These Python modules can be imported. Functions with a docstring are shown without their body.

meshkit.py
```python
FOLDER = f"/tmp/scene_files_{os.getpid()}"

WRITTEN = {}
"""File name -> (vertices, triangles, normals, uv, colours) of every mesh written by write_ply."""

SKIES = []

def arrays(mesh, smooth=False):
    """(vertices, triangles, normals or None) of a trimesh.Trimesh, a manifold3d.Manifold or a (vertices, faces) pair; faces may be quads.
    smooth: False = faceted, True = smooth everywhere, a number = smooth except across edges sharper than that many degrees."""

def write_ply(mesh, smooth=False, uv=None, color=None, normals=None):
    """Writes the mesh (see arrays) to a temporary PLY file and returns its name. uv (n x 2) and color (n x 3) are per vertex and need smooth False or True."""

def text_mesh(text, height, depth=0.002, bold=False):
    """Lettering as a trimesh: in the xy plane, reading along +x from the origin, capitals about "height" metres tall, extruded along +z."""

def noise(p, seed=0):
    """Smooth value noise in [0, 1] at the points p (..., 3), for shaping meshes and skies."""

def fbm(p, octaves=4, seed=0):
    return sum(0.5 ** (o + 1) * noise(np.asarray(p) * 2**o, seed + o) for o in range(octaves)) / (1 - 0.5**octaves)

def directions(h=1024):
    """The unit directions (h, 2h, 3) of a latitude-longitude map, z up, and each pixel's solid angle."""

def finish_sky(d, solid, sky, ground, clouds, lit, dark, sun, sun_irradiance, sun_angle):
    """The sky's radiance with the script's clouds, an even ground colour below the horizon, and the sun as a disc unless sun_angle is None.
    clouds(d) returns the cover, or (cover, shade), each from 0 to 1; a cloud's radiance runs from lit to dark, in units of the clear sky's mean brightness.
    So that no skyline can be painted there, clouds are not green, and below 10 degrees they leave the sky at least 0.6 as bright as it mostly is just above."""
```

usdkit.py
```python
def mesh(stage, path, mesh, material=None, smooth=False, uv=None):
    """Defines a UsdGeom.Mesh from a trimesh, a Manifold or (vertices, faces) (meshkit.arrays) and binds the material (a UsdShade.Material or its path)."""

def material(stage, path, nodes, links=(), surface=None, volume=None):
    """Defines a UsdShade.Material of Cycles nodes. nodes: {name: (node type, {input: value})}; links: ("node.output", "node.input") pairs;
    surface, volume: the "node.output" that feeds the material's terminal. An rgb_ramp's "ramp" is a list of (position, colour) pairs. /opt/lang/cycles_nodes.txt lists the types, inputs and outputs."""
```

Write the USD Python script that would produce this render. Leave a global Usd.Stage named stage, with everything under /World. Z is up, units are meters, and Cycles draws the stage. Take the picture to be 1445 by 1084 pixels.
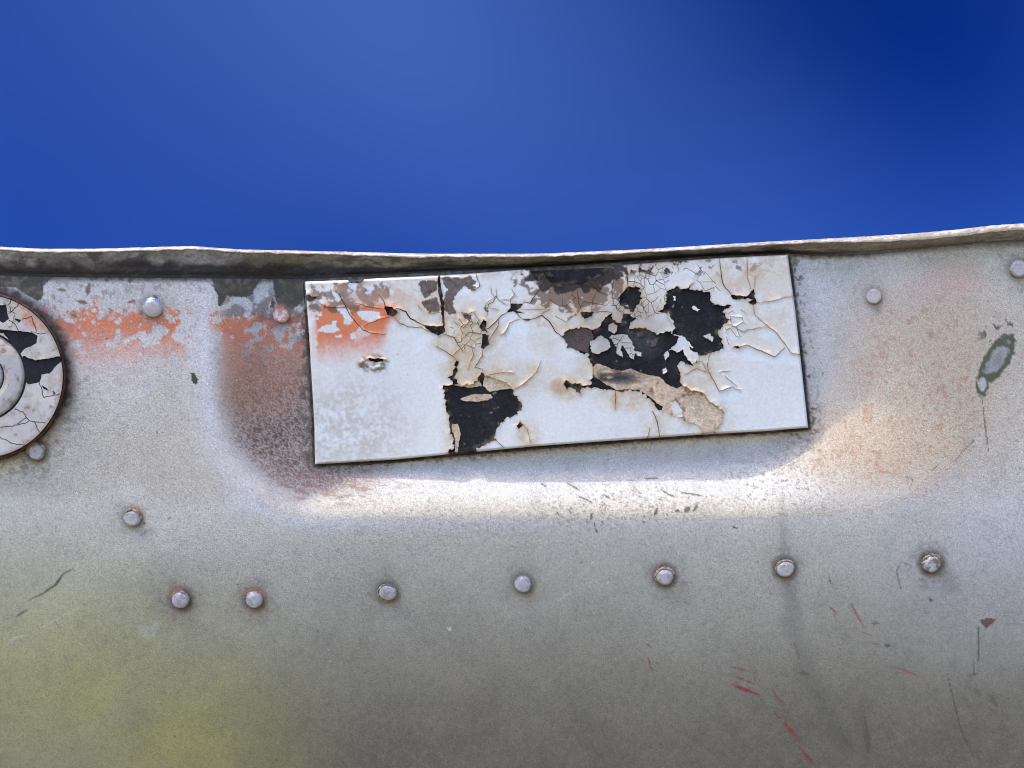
import math, numpy as np, trimesh, shapely, usdkit, meshkit
from shapely.geometry import Polygon, LineString, MultiPolygon, Point, box as sbox
from shapely.ops import unary_union
from scipy.spatial import cKDTree, Voronoi, Delaunay
from manifold3d import CrossSection, FillRule
from pxr import Usd, UsdGeom, UsdLux, UsdShade, Gf, Sdf, Vt

# ------------------------------------------------------------------ camera, sky, sun
stage = Usd.Stage.CreateInMemory()
UsdGeom.SetStageUpAxis(stage, 'Z'); UsdGeom.SetStageMetersPerUnit(stage, 1)
UsdGeom.Xform.Define(stage, '/World')
PITCH = math.radians(28); D = .32; S = .0002; CAM = np.array([0, 0, 1.3])
R = np.array([1., 0, 0]); F = np.array([0, math.cos(PITCH), math.sin(PITCH)]); U = np.array([0, -math.sin(PITCH), math.cos(PITCH)])
O = CAM + D * F                                   # the middle of the panel; its frame is R (right), U (up along the sheet), -F (outwards)
def matrix(x, y, z, t): return Gf.Matrix4d(*map(float, (*x, 0, *y, 0, *z, 0, *t, 1)))
cam = UsdGeom.Camera.Define(stage, '/World/camera')
cam.AddTransformOp().Set(matrix(R, U, -F, CAM))
cam.CreateHorizontalApertureAttr(36.); cam.CreateVerticalApertureAttr(27.)
cam.CreateFocalLengthAttr(36 * D / (1445 * S)); cam.CreateClippingRangeAttr(Gf.Vec2f(.01, 1e5))
EXPOSURE, SKY, SUN = 1.52, .1, .5
VEIL = (1.86, 1.31, -4.58)                                # where the thin veil of high haze is thicker
cam.CreateExposureAttr(EXPOSURE)
GRAZE = .20                                       # the sun's height over the sheet, radians
L = np.array([-.32, math.cos(GRAZE), math.sin(GRAZE)]); L /= np.linalg.norm(L); L = L[0] * R + L[1] * U - L[2] * F
elev, azim = math.asin(L[2]), math.atan2(L[0], L[1])
# clear deep blue sky with a very thin, wide veil; contrast of the film look through gamma
sky = usdkit.material(stage, '/World/Looks/sky', {
    's': ('sky_texture', {'sky_type': 'single_scattering', 'sun_disc': False, 'sun_elevation': elev, 'sun_rotation': azim, 'ozone_density': 3., 'aerosol_density': 1.9}),
    'a': ('mix_color', {'blend_type': 'multiply', 'fac': 1., 'b': (1 / 6,) * 3, 'use_clamp': False}),
    'g': ('gamma', {'gamma': 2.2}),
    'm': ('mix_color', {'blend_type': 'multiply', 'fac': 1., 'b': (6.,) * 3, 'use_clamp': False}),
    'h': ('hsv', {'hue': .513, 'saturation': 1.35}),
    't': ('texture_coordinate', {}), 'mp': ('mapping', {'location': VEIL}), 'n': ('noise_texture', {'scale': 2.1, 'detail': .5, 'roughness': .4}),
    'r': ('map_range', {'from_min': .36, 'from_max': .66, 'to_min': .025, 'to_max': .34}),
    'w': ('vector_math', {'math_type': 'scale', 'vector1': (.44, .88, 2.25)}), 'v': ('vector_math', {'math_type': 'add'}),
    'b': ('background_shader', {'strength': SKY})},
    [('s.color', 'a.a'), ('a.result', 'g.color'), ('g.color', 'm.a'), ('m.result', 'h.color'), ('h.color', 'v.vector1'), ('t.generated', 'mp.vector'), ('mp.vector', 'n.vector'), ('n.fac', 'r.value'), ('r.result', 'w.scale'), ('w.vector', 'v.vector2'), ('v.vector', 'b.color')],
    surface='b.background')
dome = UsdLux.DomeLight.Define(stage, '/World/sky'); UsdShade.MaterialBindingAPI.Apply(dome.GetPrim()).Bind(sky)
dome.GetPrim().SetCustomDataByKey('kind', 'structure')
sun = UsdLux.DistantLight.Define(stage, '/World/sun')
sun.CreateIntensityAttr(SUN); sun.CreateNormalizeAttr(True); sun.CreateAngleAttr(.8); sun.CreateColorAttr(Gf.Vec3f(1, .95, .87))
zx = np.cross([0, 1, 0], L); zx /= np.linalg.norm(zx)
sun.AddTransformOp().Set(matrix(zx, np.cross(L, zx), L, (0, 0, 4)))

# ------------------------------------------------------------------ helpers
# Lengths below are in units of S = 0.2 mm; (x, y) counts from the upper left of the panel seen square on, z outwards.
DP = D / S
def place(x, y, z):
    k = 1 - np.asarray(z, float) / DP
    return np.stack(np.broadcast_arrays((x - 722.5) * S * k, (542 - y) * S * k, np.asarray(z, float) * S), -1)
names = {}
def numbered(parent, name):
    k = names.get((parent, name), 0); names[(parent, name)] = k + 1
    return f'{parent}/{name}' if k == 0 else f'{parent}/{name}_{k:03d}'
def keys(prim, **kw):
    for k, v in kw.items():
        if v: prim.SetCustomDataByKey(k, v)
def thing(name, base, label, category, group=None):
    path = numbered('/World', name); x = UsdGeom.Xform.Define(stage, path)
    x.AddTransformOp().Set(matrix(R, U, -F, O + base[0] * R + base[1] * U - base[2] * F))
    keys(x.GetPrim(), label=label, category=category, group=group)
    return path, np.asarray(base)
def mesh(parent, name, v, f, mat, off, smooth=35, color=None, label=None, normals=None, kind=None):
    """v in panel metres; color: function of (x, y, z) sheet units."""
    if smooth is not None and normals is None:
        v, f, n = meshkit.arrays((v, f), smooth)
    else: n = normals
    path = numbered(parent, name); m = UsdGeom.Mesh.Define(stage, path)
    m.CreatePointsAttr(Vt.Vec3fArray.FromNumpy((v - off).astype(np.float32)))
    m.CreateFaceVertexCountsAttr(Vt.IntArray.FromNumpy(np.full(len(f), f.shape[1], np.int32)))
    m.CreateFaceVertexIndicesAttr(Vt.IntArray.FromNumpy(np.ascontiguousarray(f).astype(np.int32).ravel()))
    m.CreateSubdivisionSchemeAttr('none')
    if n is not None:
        m.CreateNormalsAttr(Vt.Vec3fArray.FromNumpy(n.astype(np.float32))); m.SetNormalsInterpolation('vertex')
    if color is not None:
        if callable(color):
            k = 1 - v[:, 2] / D
            color = color(722.5 + v[:, 0] / S / k, 542 - v[:, 1] / S / k, v[:, 2] / S)
        UsdGeom.PrimvarsAPI(m).CreatePrimvar('paint', Sdf.ValueTypeNames.Color3fArray, 'vertex').Set(Vt.Vec3fArray.FromNumpy(np.clip(color * TINT, 0, 1).astype(np.float32)))
    UsdShade.MaterialBindingAPI.Apply(m.GetPrim()).Bind(mat)
    keys(m.GetPrim(), label=label, kind=kind)
    return path
def ss(a, b, x):
    t = np.clip((x - a) / (b - a), 0, 1); return t * t * (3 - 2 * t)
def fb(x, y, scale, seed=0, octaves=4, sy=None):
    u, v, out, a = np.asarray(x, float) / scale, np.asarray(y, float) / (sy or scale), 0., 0.
    for o in range(octaves):                            # each octave turned, so that no lattice shows
        th = .6 + 1.1 * o + .37 * seed; cs, sn = math.cos(th), math.sin(th)
        out = out + .5 ** (o + 1) * meshkit.noise(np.stack([u * cs - v * sn + 17.3 * o, u * sn + v * cs, np.full_like(u, .5 + 5 * o)], -1), seed + 11 * o); a += .5 ** (o + 1)
        u, v = u * 2.03, v * 2.03
    return .5 + (out / a - .5) * 1.28
def blob(x, y, cx, cy, rx, ry, soft=.5):
    return 1 - ss(1 - soft, 1 + soft, np.hypot((x - cx) / rx, (y - cy) / ry))
def lay(c, a, col):
    a = np.clip(a, 0, 1)[:, None]; return c * (1 - a) + np.asarray(col) * a
def near(x, y, pts, reach):
    """Distance to a polyline, inf beyond reach, and the share of the way along it."""
    d = np.full(len(x), np.inf); al = np.zeros(len(x)); P = np.asarray(pts, float)
    if len(P) == 1: P = np.vstack([P, P + .01])
    i = np.nonzero((x > P[:, 0].min() - reach) & (x < P[:, 0].max() + reach) & (y > P[:, 1].min() - reach) & (y < P[:, 1].max() + reach))[0]
    q = np.stack([x[i], y[i]], 1); n = len(P) - 1
    for k in range(n):
        e = P[k + 1] - P[k]; t = np.clip(((q - P[k]) @ e) / (e @ e), 0, 1)
        dd = np.linalg.norm(q - P[k] - t[:, None] * e, axis=1); b = dd < d[i]
        d[i[b]] = dd[b]; al[i[b]] = (k + t[b]) / n
    return d, al
def inside(x, y, pts, warp=0., scale=5., seed=0):
    P = np.asarray(pts, float); m = np.zeros(len(x), bool); w = warp + 1
    i = np.nonzero((x > P[:, 0].min() - w) & (x < P[:, 0].max() + w) & (y > P[:, 1].min() - w) & (y < P[:, 1].max() + w))[0]
    xx, yy = x[i], y[i]
    if warp:
        a, b = fb(xx, yy, scale, seed, 3), fb(xx, yy, scale, seed + 9, 3)
        xx, yy = xx + (a - .5) * 3 * warp, yy + (b - .5) * 3 * warp
    m[i] = shapely.contains_xy(Polygon(P).buffer(0), xx, yy)
    return m

TINT = np.array([.99, .99, .895])                   # warms every base colour against the blue skylight
# ------------------------------------------------------------------ materials
def paint_material(name, rough=.5, grain=.10, gscale=1500., bump=.25, bscale=900., metallic=0., spec=.5, base=None):
    nodes = {'t': ('texture_coordinate', {}), 'n': ('noise_texture', {'scale': gscale, 'detail': 2., 'roughness': .6}),
             'r': ('map_range', {'from_min': .25, 'from_max': .75, 'to_min': 1 - grain * 2, 'to_max': 1 + grain * 2, 'clamp': False}),
             'v': ('vector_math', {'math_type': 'scale'}), 'bn': ('noise_texture', {'scale': bscale, 'detail': 3., 'roughness': .6}),
             'rr': ('map_range', {'from_min': .3, 'from_max': .7, 'to_min': rough - .1, 'to_max': rough + .1}),
             'b': ('bump', {'strength': bump, 'distance': .0003}), 'p': ('principled_bsdf', {'metallic': metallic, 'specular_ior_level': spec})}
    links = [('t.object', 'n.vector'), ('n.fac', 'r.value'), ('r.result', 'v.scale'), ('v.vector', 'p.base_color'), ('t.object', 'bn.vector'), ('bn.fac', 'b.height'), ('b.normal', 'p.normal'), ('bn.fac', 'rr.value'), ('rr.result', 'p.roughness')]
    if base is None:
        nodes['a'] = ('attribute', {'attribute': 'paint'}); links.append(('a.color', 'v.vector1'))
    else: nodes['v'] = ('vector_math', {'math_type': 'scale', 'vector1': tuple(np.multiply(base, TINT))})
    return usdkit.material(stage, '/World/Looks/' + name, nodes, links, surface='p.BSDF')
M_PANEL = paint_material('weathered_paint', .55, .20, 3300., .25, 1600.)
M_FLAKE = paint_material('cracked_film', .5, .035, 1200., .10, 1100., spec=.25)
M_RUBBER = paint_material('black_rubber', .75, .3, 900., .5, 1500., base=(.011, .012, .014), spec=.3)
M_RUB2 = paint_material('dusty_rubber', .8, .2, 1200., .45, 1500., spec=.2)
M_BACK = paint_material('adhesive', .8, .18, 1400., .5, 1500.)
M_RIM = paint_material('rim_metal', .55, .15, 1200., .5, 800.)
M_RIVET = paint_material('rivet_metal', .45, .08, 1500., .35, 1100., .2)
M_COLLAR = paint_material('old_paint_ring', .7, .4, 900., .6, 1500., base=(.33, .27, .185))
M_DIRT = paint_material('caked_dirt', .9, .45, 1300., .8, 1800., base=(.040, .030, .020))
M_GROUND = usdkit.material(stage, '/World/Looks/ground', {'t': ('texture_coordinate', {}), 'n': ('noise_texture', {'scale': .8, 'detail': 6.}),
    'r': ('rgb_ramp', {'ramp': [(.3, (.10, .09, .065)), (.7, (.19, .165, .12))]}), 'p': ('principled_bsdf', {'roughness': .95})},
    [('t.object', 'n.vector'), ('n.fac', 'r.fac'), ('r.color', 'p.base_color')], surface='p.BSDF')

# ------------------------------------------------------------------ ground (below the frame)
g = usdkit.mesh(stage, '/World/ground', (np.array([(-3000, -3000, 0), (3000, -3000, 0), (3000, 3000, 0), (-3000, 3000, 0)], float), np.array([[0, 1, 2, 3]])), M_GROUND)
keys(g.GetPrim(), kind='structure')

# ------------------------------------------------------------------ panel shape
CREASE = np.array([(-140, 386), (0, 389), (60, 391), (280, 393), (430, 394), (520, 390), (620, 384), (740, 379), (840, 373), (940, 366), (1000, 362), (1110, 358), (1150, 361), (1220, 358), (1300, 351), (1360, 346), (1445, 342), (1590, 334)], float)
TOP = np.array([(-140, 347), (0, 348), (60, 351), (130, 351), (200, 349), (270, 347), (340, 352), (440, 354), (600, 358), (760, 358), (900, 352), (1000, 346), (1100, 340), (1180, 336), (1280, 330), (1350, 324), (1400, 318), (1445, 315), (1590, 306)], float)
def crease(x): return np.interp(x, CREASE[:, 0], CREASE[:, 1])
def top(x): return np.interp(x, TOP[:, 0], TOP[:, 1])
TILT, BELLY, DEPTH = .19, .00066, 30.
def sheet(x, y):
    """Outward height of the panel: leaning, bellied below, with the stamped recess that opens at the top."""
    x = np.asarray(x, float); y = np.asarray(y, float)
    t = np.maximum(y - 690, 0)
    z = -TILT * (y - 542) - BELLY * t * t + 2.2 * np.sin(x / 310 + 1) + 1.5 * np.sin(x / 127 + y / 190)
    cx, hx, r = 830., 548., 172.
    bottom = 738 - 10 * ss(900, 1350, x)
    qx, qy = np.abs(x - cx) - (hx - r), y - (bottom - r)
    sd = np.hypot(np.maximum(qx, 0), np.maximum(qy, 0)) + np.minimum(np.maximum(qx, qy), 0) - r
    w = 108 + 230 * ss(1050, 1330, x) + 30 * ss(520, 300, x)
    return z - DEPTH * ss(0, 1, -sd / w) + 1.2 * np.exp(-(sd / 34) ** 2)
def sheet_normal(x, y):
    e = 1.
    n = np.array([-(sheet(x + e, y) - sheet(x - e, y)) / (2 * e), (sheet(x, y + e) - sheet(x, y - e)) / (2 * e), 1.])
    return n / np.linalg.norm(n)

# ------------------------------------------------------------------ the plate outline and its losses, traced
PLATE = [(430, 397), (489, 395), (540, 392), (660, 386), (750, 379), (870, 374), (940, 369), (1010, 364), (1112, 359), (1123, 440), (1133, 530), (1141, 604), (1080, 609), (990, 614), (900, 620), (760, 630), (640, 641), (560, 649), (444, 656), (443, 600), (436, 480)]
LOSSES = [
    [(431, 415), (446.6, 419), (445, 422), (438, 426.4), (432, 424)], [(489, 393), (516, 393), (509.7, 399.9), (493, 399)],
    [(543, 433), (551, 432), (558.7, 437), (561, 441), (554.5, 447), (548, 445.5), (543.8, 439.7)],
    [(596, 458), (611, 460.5), (626, 459.7), (628.5, 468), (619, 473.8), (607.7, 469.6), (601, 463)],
    [(617.6, 385), (620, 385), (622, 408), (626, 424.8), (627, 443), (628, 460), (625, 460), (623, 443), (621, 424), (618, 404)],
    [(681.4, 450.5), (687, 453), (685.5, 463), (688, 468.8), (679.7, 467), (677, 461)], [(680.5, 471), (689.7, 473), (690, 486), (683, 493), (679, 489.6), (680.5, 479.6)],
    [(719.6, 429), (738, 429), (735, 434.7), (728.7, 438), (738, 442), (728, 441.4), (723, 439), (716, 441.4), (719.6, 434.7)],
    [(736, 449.7), (746, 450.5), (749.5, 451.4), (746, 453), (739.5, 451.4)],
    [(748, 381), (753, 377), (800, 374), (840, 372), (862, 375), (850, 388), (832, 395), (821, 405), (807.6, 400), (790, 404), (776, 398), (768, 389), (757, 396)],
    [(819, 439.7), (839, 440.6), (834.8, 446.4), (824.9, 450.5), (820.7, 444.7)],
    [(793, 474.6), (798, 466), (821.5, 462), (834.8, 466), (846, 461), (855, 448), (864, 443), (866, 453), (876, 456), (878, 446), (886, 443), (900, 450), (889, 456), (887, 464), (905, 462), (930, 470), (944, 468), (955, 474), (962, 478), (973, 487), (985, 497), (987, 505), (977, 515), (960, 511), (956, 518), (961, 528), (958, 538), (966.6, 544.8), (976.5, 551), (990, 555), (1003, 566), (1019.7, 579.6), (1019.7, 593), (1013, 603), (1006.5, 608), (993, 608), (981.5, 598), (968, 596), (963, 589.6), (950, 588), (938, 580), (921, 569.7), (914.5, 561), (904.5, 553), (888, 550), (873, 552), (853, 550), (838, 547), (821.5, 547), (819.8, 556), (810, 549.8), (804, 545.6), (800, 549.8), (795, 544.8), (795, 538), (800, 537), (806, 543), (813, 540.6), (821.5, 544), (833, 543), (835, 534), (838, 519), (829.8, 501), (818, 496), (800, 488.7)],
    [(876, 416.5), (886, 405), (903, 405.7), (904.6, 423), (896, 438), (891, 441), (883, 436), (874.7, 430)],
    [(941, 410), (953, 405.7), (968, 408), (977.7, 400), (972, 407), (992, 411.5), (1001, 413), (1003, 424), (1007, 430), (1020, 432), (1033, 430), (1025, 436), (1020, 440), (1024.7, 448), (1029.7, 452), (1018, 463), (1013, 469.6), (1018, 478), (1022, 491), (1001.5, 499.5), (988, 503), (980, 494.5), (973, 484), (965, 476), (950, 472), (951, 464.6), (943.6, 453), (943, 443), (928, 439.7), (936, 434.7), (940, 426)],
    [(922, 569.7), (936, 574), (936, 578), (929, 579)],
    [(624.8, 544.9), (631, 543.5), (640, 542), (633, 533), (638, 530), (644, 508), (647, 508), (645, 521), (642, 533), (647, 542), (653, 543.5), (668, 542), (674.6, 537), (674, 533), (679.6, 527), (683, 528), (684, 531), (695, 533), (709.5, 538), (722, 548), (726, 556.5), (730, 559.8), (732.8, 566), (735, 569), (734.4, 579.7), (731, 581), (727.8, 587), (714.5, 591), (704.5, 599.7), (699.5, 606), (700, 613), (696, 618), (699.5, 623), (693, 622), (686, 628), (673, 632), (673, 642), (631, 645), (633, 633.7), (641, 633), (639.7, 618), (633, 604.7), (634.8, 594.7), (631, 579.7), (628, 558)],
    [(735, 594.7), (737.7, 599.7), (732.8, 605.5), (729.4, 600.5)],
    [(1032, 416), (1043, 417), (1054.6, 418), (1059.6, 411.5), (1063, 408), (1065.4, 413), (1064.6, 419.8), (1068, 426), (1063, 431), (1056, 426), (1063, 423), (1054.6, 421), (1039.7, 423), (1033, 421)],
    [(1034.7, 490), (1041, 488.7), (1046, 490), (1039.7, 492)],
    [(520.5, 505), (530, 506.5), (540, 506), (539.6, 511), (530, 511.5), (522, 509.5)],
]
ISLANDS = [
    [(833, 482), (846.4, 474.6), (848, 473.8), (861, 483), (862, 488), (853, 496), (841.5, 501), (833, 493)],
    [(858, 459.7), (866, 454.7), (871, 459.7), (870.5, 466), (864.7, 470.5), (859, 466)],
    [(859.7, 474.6), (873, 471), (886, 473), (893, 486), (896, 494.6), (906, 499.5), (904.6, 504.5), (896, 498), (894.6, 507.8), (886, 501), (879.7, 489.6), (876, 488), (878, 504.5), (871, 498), (866, 483)],
    [(894.6, 458), (906, 453), (923, 454.7), (936, 459.7), (936, 464.6), (926, 473), (921, 464.6), (906, 459.7)],
    [(976, 434.7), (979, 432), (987.6, 437), (984, 441)], [(992.6, 473.8), (999, 470.5), (1006.7, 474.6), (1006, 483), (999, 478)],
    [(959, 474.6), (972.7, 483), (975, 494.5), (983.5, 498), (987, 504.5), (977.7, 514.5), (972.7, 508), (968, 504.5), (964, 493), (954.5, 498), (948, 493), (943.6, 494.5), (956, 483)],
    [(936, 500), (942, 496), (944, 501), (938, 509)], [(935, 522), (940, 519), (941, 526), (936, 527)],
    [(946, 569.7), (952.7, 566), (962.7, 579.7), (962.7, 589.6), (951, 588)],
    [(942, 440), (949, 452), (953, 464), (948, 466), (943, 455)], [(950, 417), (954, 418), (953, 425), (951, 424)],
    [(771, 385), (776, 383), (783, 389), (780, 392), (773, 390)], [(881, 432), (886, 430), (887, 434)], [(790, 397), (796, 398), (794, 401)],
]
CRACKS = [
    ([(445, 424), (460, 434), (488, 434)], .5), ([(501, 428), (513, 431), (526, 434), (543, 436)], .5), ([(471.5, 410), (478, 414), (485, 428), (493, 443), (503, 456), (513, 466), (526, 470.5), (543, 472)], .7),
    ([(513, 461), (526, 454.7), (539.6, 449.7), (551, 446)], .5), ([(534.6, 414.8), (541, 424.8), (545, 435)], .7), ([(559, 435), (573, 439.7), (579.5, 449.7), (598, 459)], 1.1), ([(554, 446), (564.5, 456), (576, 461), (594, 462), (606, 468)], .6),
    ([(626, 472), (641.5, 476), (645.7, 486), (653, 494.6)], .7), ([(615, 488), (640, 503), (645, 509)], .5), ([(640, 501), (650, 491)], .4), ([(672, 384), (673, 393), (677, 400), (676, 405), (668, 412)], .6),
    ([(680, 492), (680.5, 503), (669.8, 518), (681, 521), (681.4, 528)], .5), ([(686, 429), (700, 418), (705, 425), (716, 432)], .4), ([(679, 468), (690, 463), (704.6, 449), (708, 444.7), (718, 440)], .8), ([(704, 449), (703, 460), (697, 470), (690, 480)], .5),
    ([(735, 449), (719.6, 456), (714.6, 466), (711, 471), (706, 472)], .4), ([(727, 441), (736, 450)], .6), ([(748, 451.4), (764.5, 444.7), (774, 453), (782.7, 466), (794, 477)], .9), ([(736, 431), (739.5, 426), (748, 428), (766, 399)], .6),
    ([(700.5, 409), (701, 418), (696, 426), (689, 429), (687, 445)], .5), ([(693, 408), (694, 414), (698, 419)], .4), ([(722, 408), (725.4, 416), (720, 423), (721, 430)], .5), ([(706, 423), (718, 423)], .4), ([(735, 437), (760, 437), (776, 437)], .3), ([(764, 443), (776, 436)], .4),
    ([(815, 408), (816.5, 426), (821.5, 440)], .5), ([(831.5, 398), (843, 411.5), (858, 417)], .5), ([(840, 441), (856, 440), (863, 441)], .5), ([(862, 375), (866, 393), (863, 411), (866, 428), (872, 436), (880, 446)], .5), ([(835, 441), (836, 425), (842, 412)], .4),
    ([(884.7, 374), (885.5, 405)], .7), ([(901, 372), (903, 388), (910, 392)], .4), ([(903, 423), (910, 436), (913, 449)], .4), ([(1014.8, 364), (1018, 391.5), (1021, 403), (1028, 410), (1033, 418)], .7), ([(1054, 362), (1055, 393), (1060, 410)], .4), ([(1066, 391), (1064.5, 409)], .3),
    ([(1062, 430), (1066, 446), (1096, 469.6), (1106, 483), (1116, 498), (1130, 500)], .5), ([(1044, 489), (1054.6, 487), (1093, 503.6), (1107, 491)], .6), ([(1026, 455), (1048, 468), (1079.5, 460.5)], .35), ([(1066, 428), (1088, 424.8), (1118, 418)], .35),
    ([(1001.5, 500), (998, 513), (999.8, 524.8), (1008, 538), (1014.8, 553), (1033, 546), (1044.6, 551)], .5), ([(976, 513), (990, 510), (998, 524), (1002, 527)], .4), ([(966, 528), (983, 520), (999, 526)], .35), ([(1023, 530), (1039.6, 545)], .4), ([(1016, 525), (1030, 523)], .35),
    ([(868.8, 550), (868, 577)], .6), ([(921, 580), (927.8, 596), (932, 622)], .7), ([(917, 604), (913, 620)], .35), ([(749, 624), (744, 607), (737, 599)], .4), ([(700, 622), (711, 632)], .5), ([(726, 549), (741, 540), (757, 526), (763, 510)], .35), ([(684, 530), (711, 525), (723, 526)], .35),
    ([(1006, 606), (1010, 614)], .6), ([(993, 607), (991, 615)], .4), ([(590, 431), (595, 438)], .4), ([(604, 443), (623, 441)], .4), ([(690, 435), (703, 436)], .3), ([(640, 455), (655, 462), (662, 452), (676, 457)], .4), ([(652, 478), (662, 470), (678, 470)], .4), ([(664, 485), (668, 500), (660, 520)], .35), ([(648, 440), (655, 446), (668, 440), (676, 452)], .4),
]
rng = np.random.default_rng(4)
def craquelure(region, cell, width, seed, keep=.8):
    """Fine crack net inside a region."""
    g = np.random.default_rng(seed); p = Polygon(region); x0, y0, x1, y1 = p.bounds
    n = int((x1 - x0 + 60) * (y1 - y0 + 60) / cell ** 2)
    vor = Voronoi(np.stack([g.uniform(x0 - 30, x1 + 30, n), g.uniform(y0 - 30, y1 + 30, n)], 1)); out = []
    for a, b in vor.ridge_vertices:
        if a >= 0 and b >= 0 and g.random() < keep:
            s = LineString([vor.vertices[a], vor.vertices[b]]).intersection(p)
            if s.length > .5: out.append(s.buffer(width * g.uniform(.6, 1.4), cap_style=2, join_style=2))
    return out
def ragged(poly, amp, seed, step=.9):
    """Outline roughened like torn paint."""
    def ring(r):
        c = np.asarray(r.segmentize(step).coords)[:-1]
        k = np.stack([meshkit.fbm(np.stack([c[:, 0] / 3.6, c[:, 1] / 3.6, np.full(len(c), q + seed)], -1), 4, seed) - .5 for q in (.2, 7.7)], 1)
        return c + k * 3 * amp
    return Polygon(ring(poly.exterior), [ring(i) for i in poly.interiors]).buffer(0)
plate_poly = Polygon(PLATE)
losses = unary_union([ragged(Polygon(p).buffer(0), (3.2 if i == 9 else 2.9 if Polygon(p).area > 300 else 1.5), i) for i, p in enumerate(LOSSES)])
islands = unary_union([ragged(Polygon(p).buffer(0), 2., 50 + i) for i, p in enumerate(ISLANDS)])
crack_lines = []
for i, (p, w) in enumerate(CRACKS):
    c = np.asarray(LineString(p).segmentize(3).coords)
    j = np.stack([meshkit.fbm(np.stack([c[:, 0] / 6, c[:, 1] / 6, np.full(len(c), q + i)], -1), 3, 30) - .5 for q in (.3, 5.1)], 1)
    crack_lines.append((c + j * 2.6, w))
cuts = []
for c, w in crack_lines:
    n = len(c)
    for k in range(n - 1):                              # widest midway, closing at the ends
        a = w * (.55 + .75 * math.sin(math.pi * (k + .5) / (n - 1))); cuts.append(LineString(c[k:k + 2]).buffer(a * .62, quad_segs=2))
cuts += craquelure([(886, 382), (945, 374), (943, 440), (912, 448), (903, 440), (905, 404), (886, 404)], 9, .32, 1, .85)
cuts += craquelure([(628, 452), (676, 446), (680, 492), (650, 494), (642, 474)], 11, .34, 2, .75)
cuts += craquelure([(862, 410), (876, 415), (874, 432), (884, 440), (893, 442), (903, 427), (912, 450), (880, 446), (862, 430)], 9, .4, 3, .9)
cuts += craquelure([(860, 474), (893, 473), (897, 505), (866, 490)], 9, .35, 5, .8)
cuts += craquelure([(945, 376), (1010, 372), (1030, 410), (1000, 412), (950, 404)], 19, .3, 6, .6)
cuts += craquelure([(1022, 440), (1052, 436), (1052, 470), (1024, 490)], 14, .28, 7, .7)
cuts += craquelure([(770, 405), (862, 392), (862, 440), (790, 466)], 24, .3, 8, .45)
skin = plate_poly.buffer(-.6, join_style=2).difference(losses).union(islands.intersection(plate_poly)).difference(unary_union(cuts)).buffer(0)
flakes = sorted([p for p in getattr(skin, 'geoms', [skin]) if p.area > 2.5], key=lambda p: -p.area)
crack_tree = cKDTree(np.vstack([c for c, w in crack_lines] + [np.asarray(r.segmentize(2).coords) for p in getattr(losses, 'geoms', [losses]) for r in [p.exterior]]))

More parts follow.
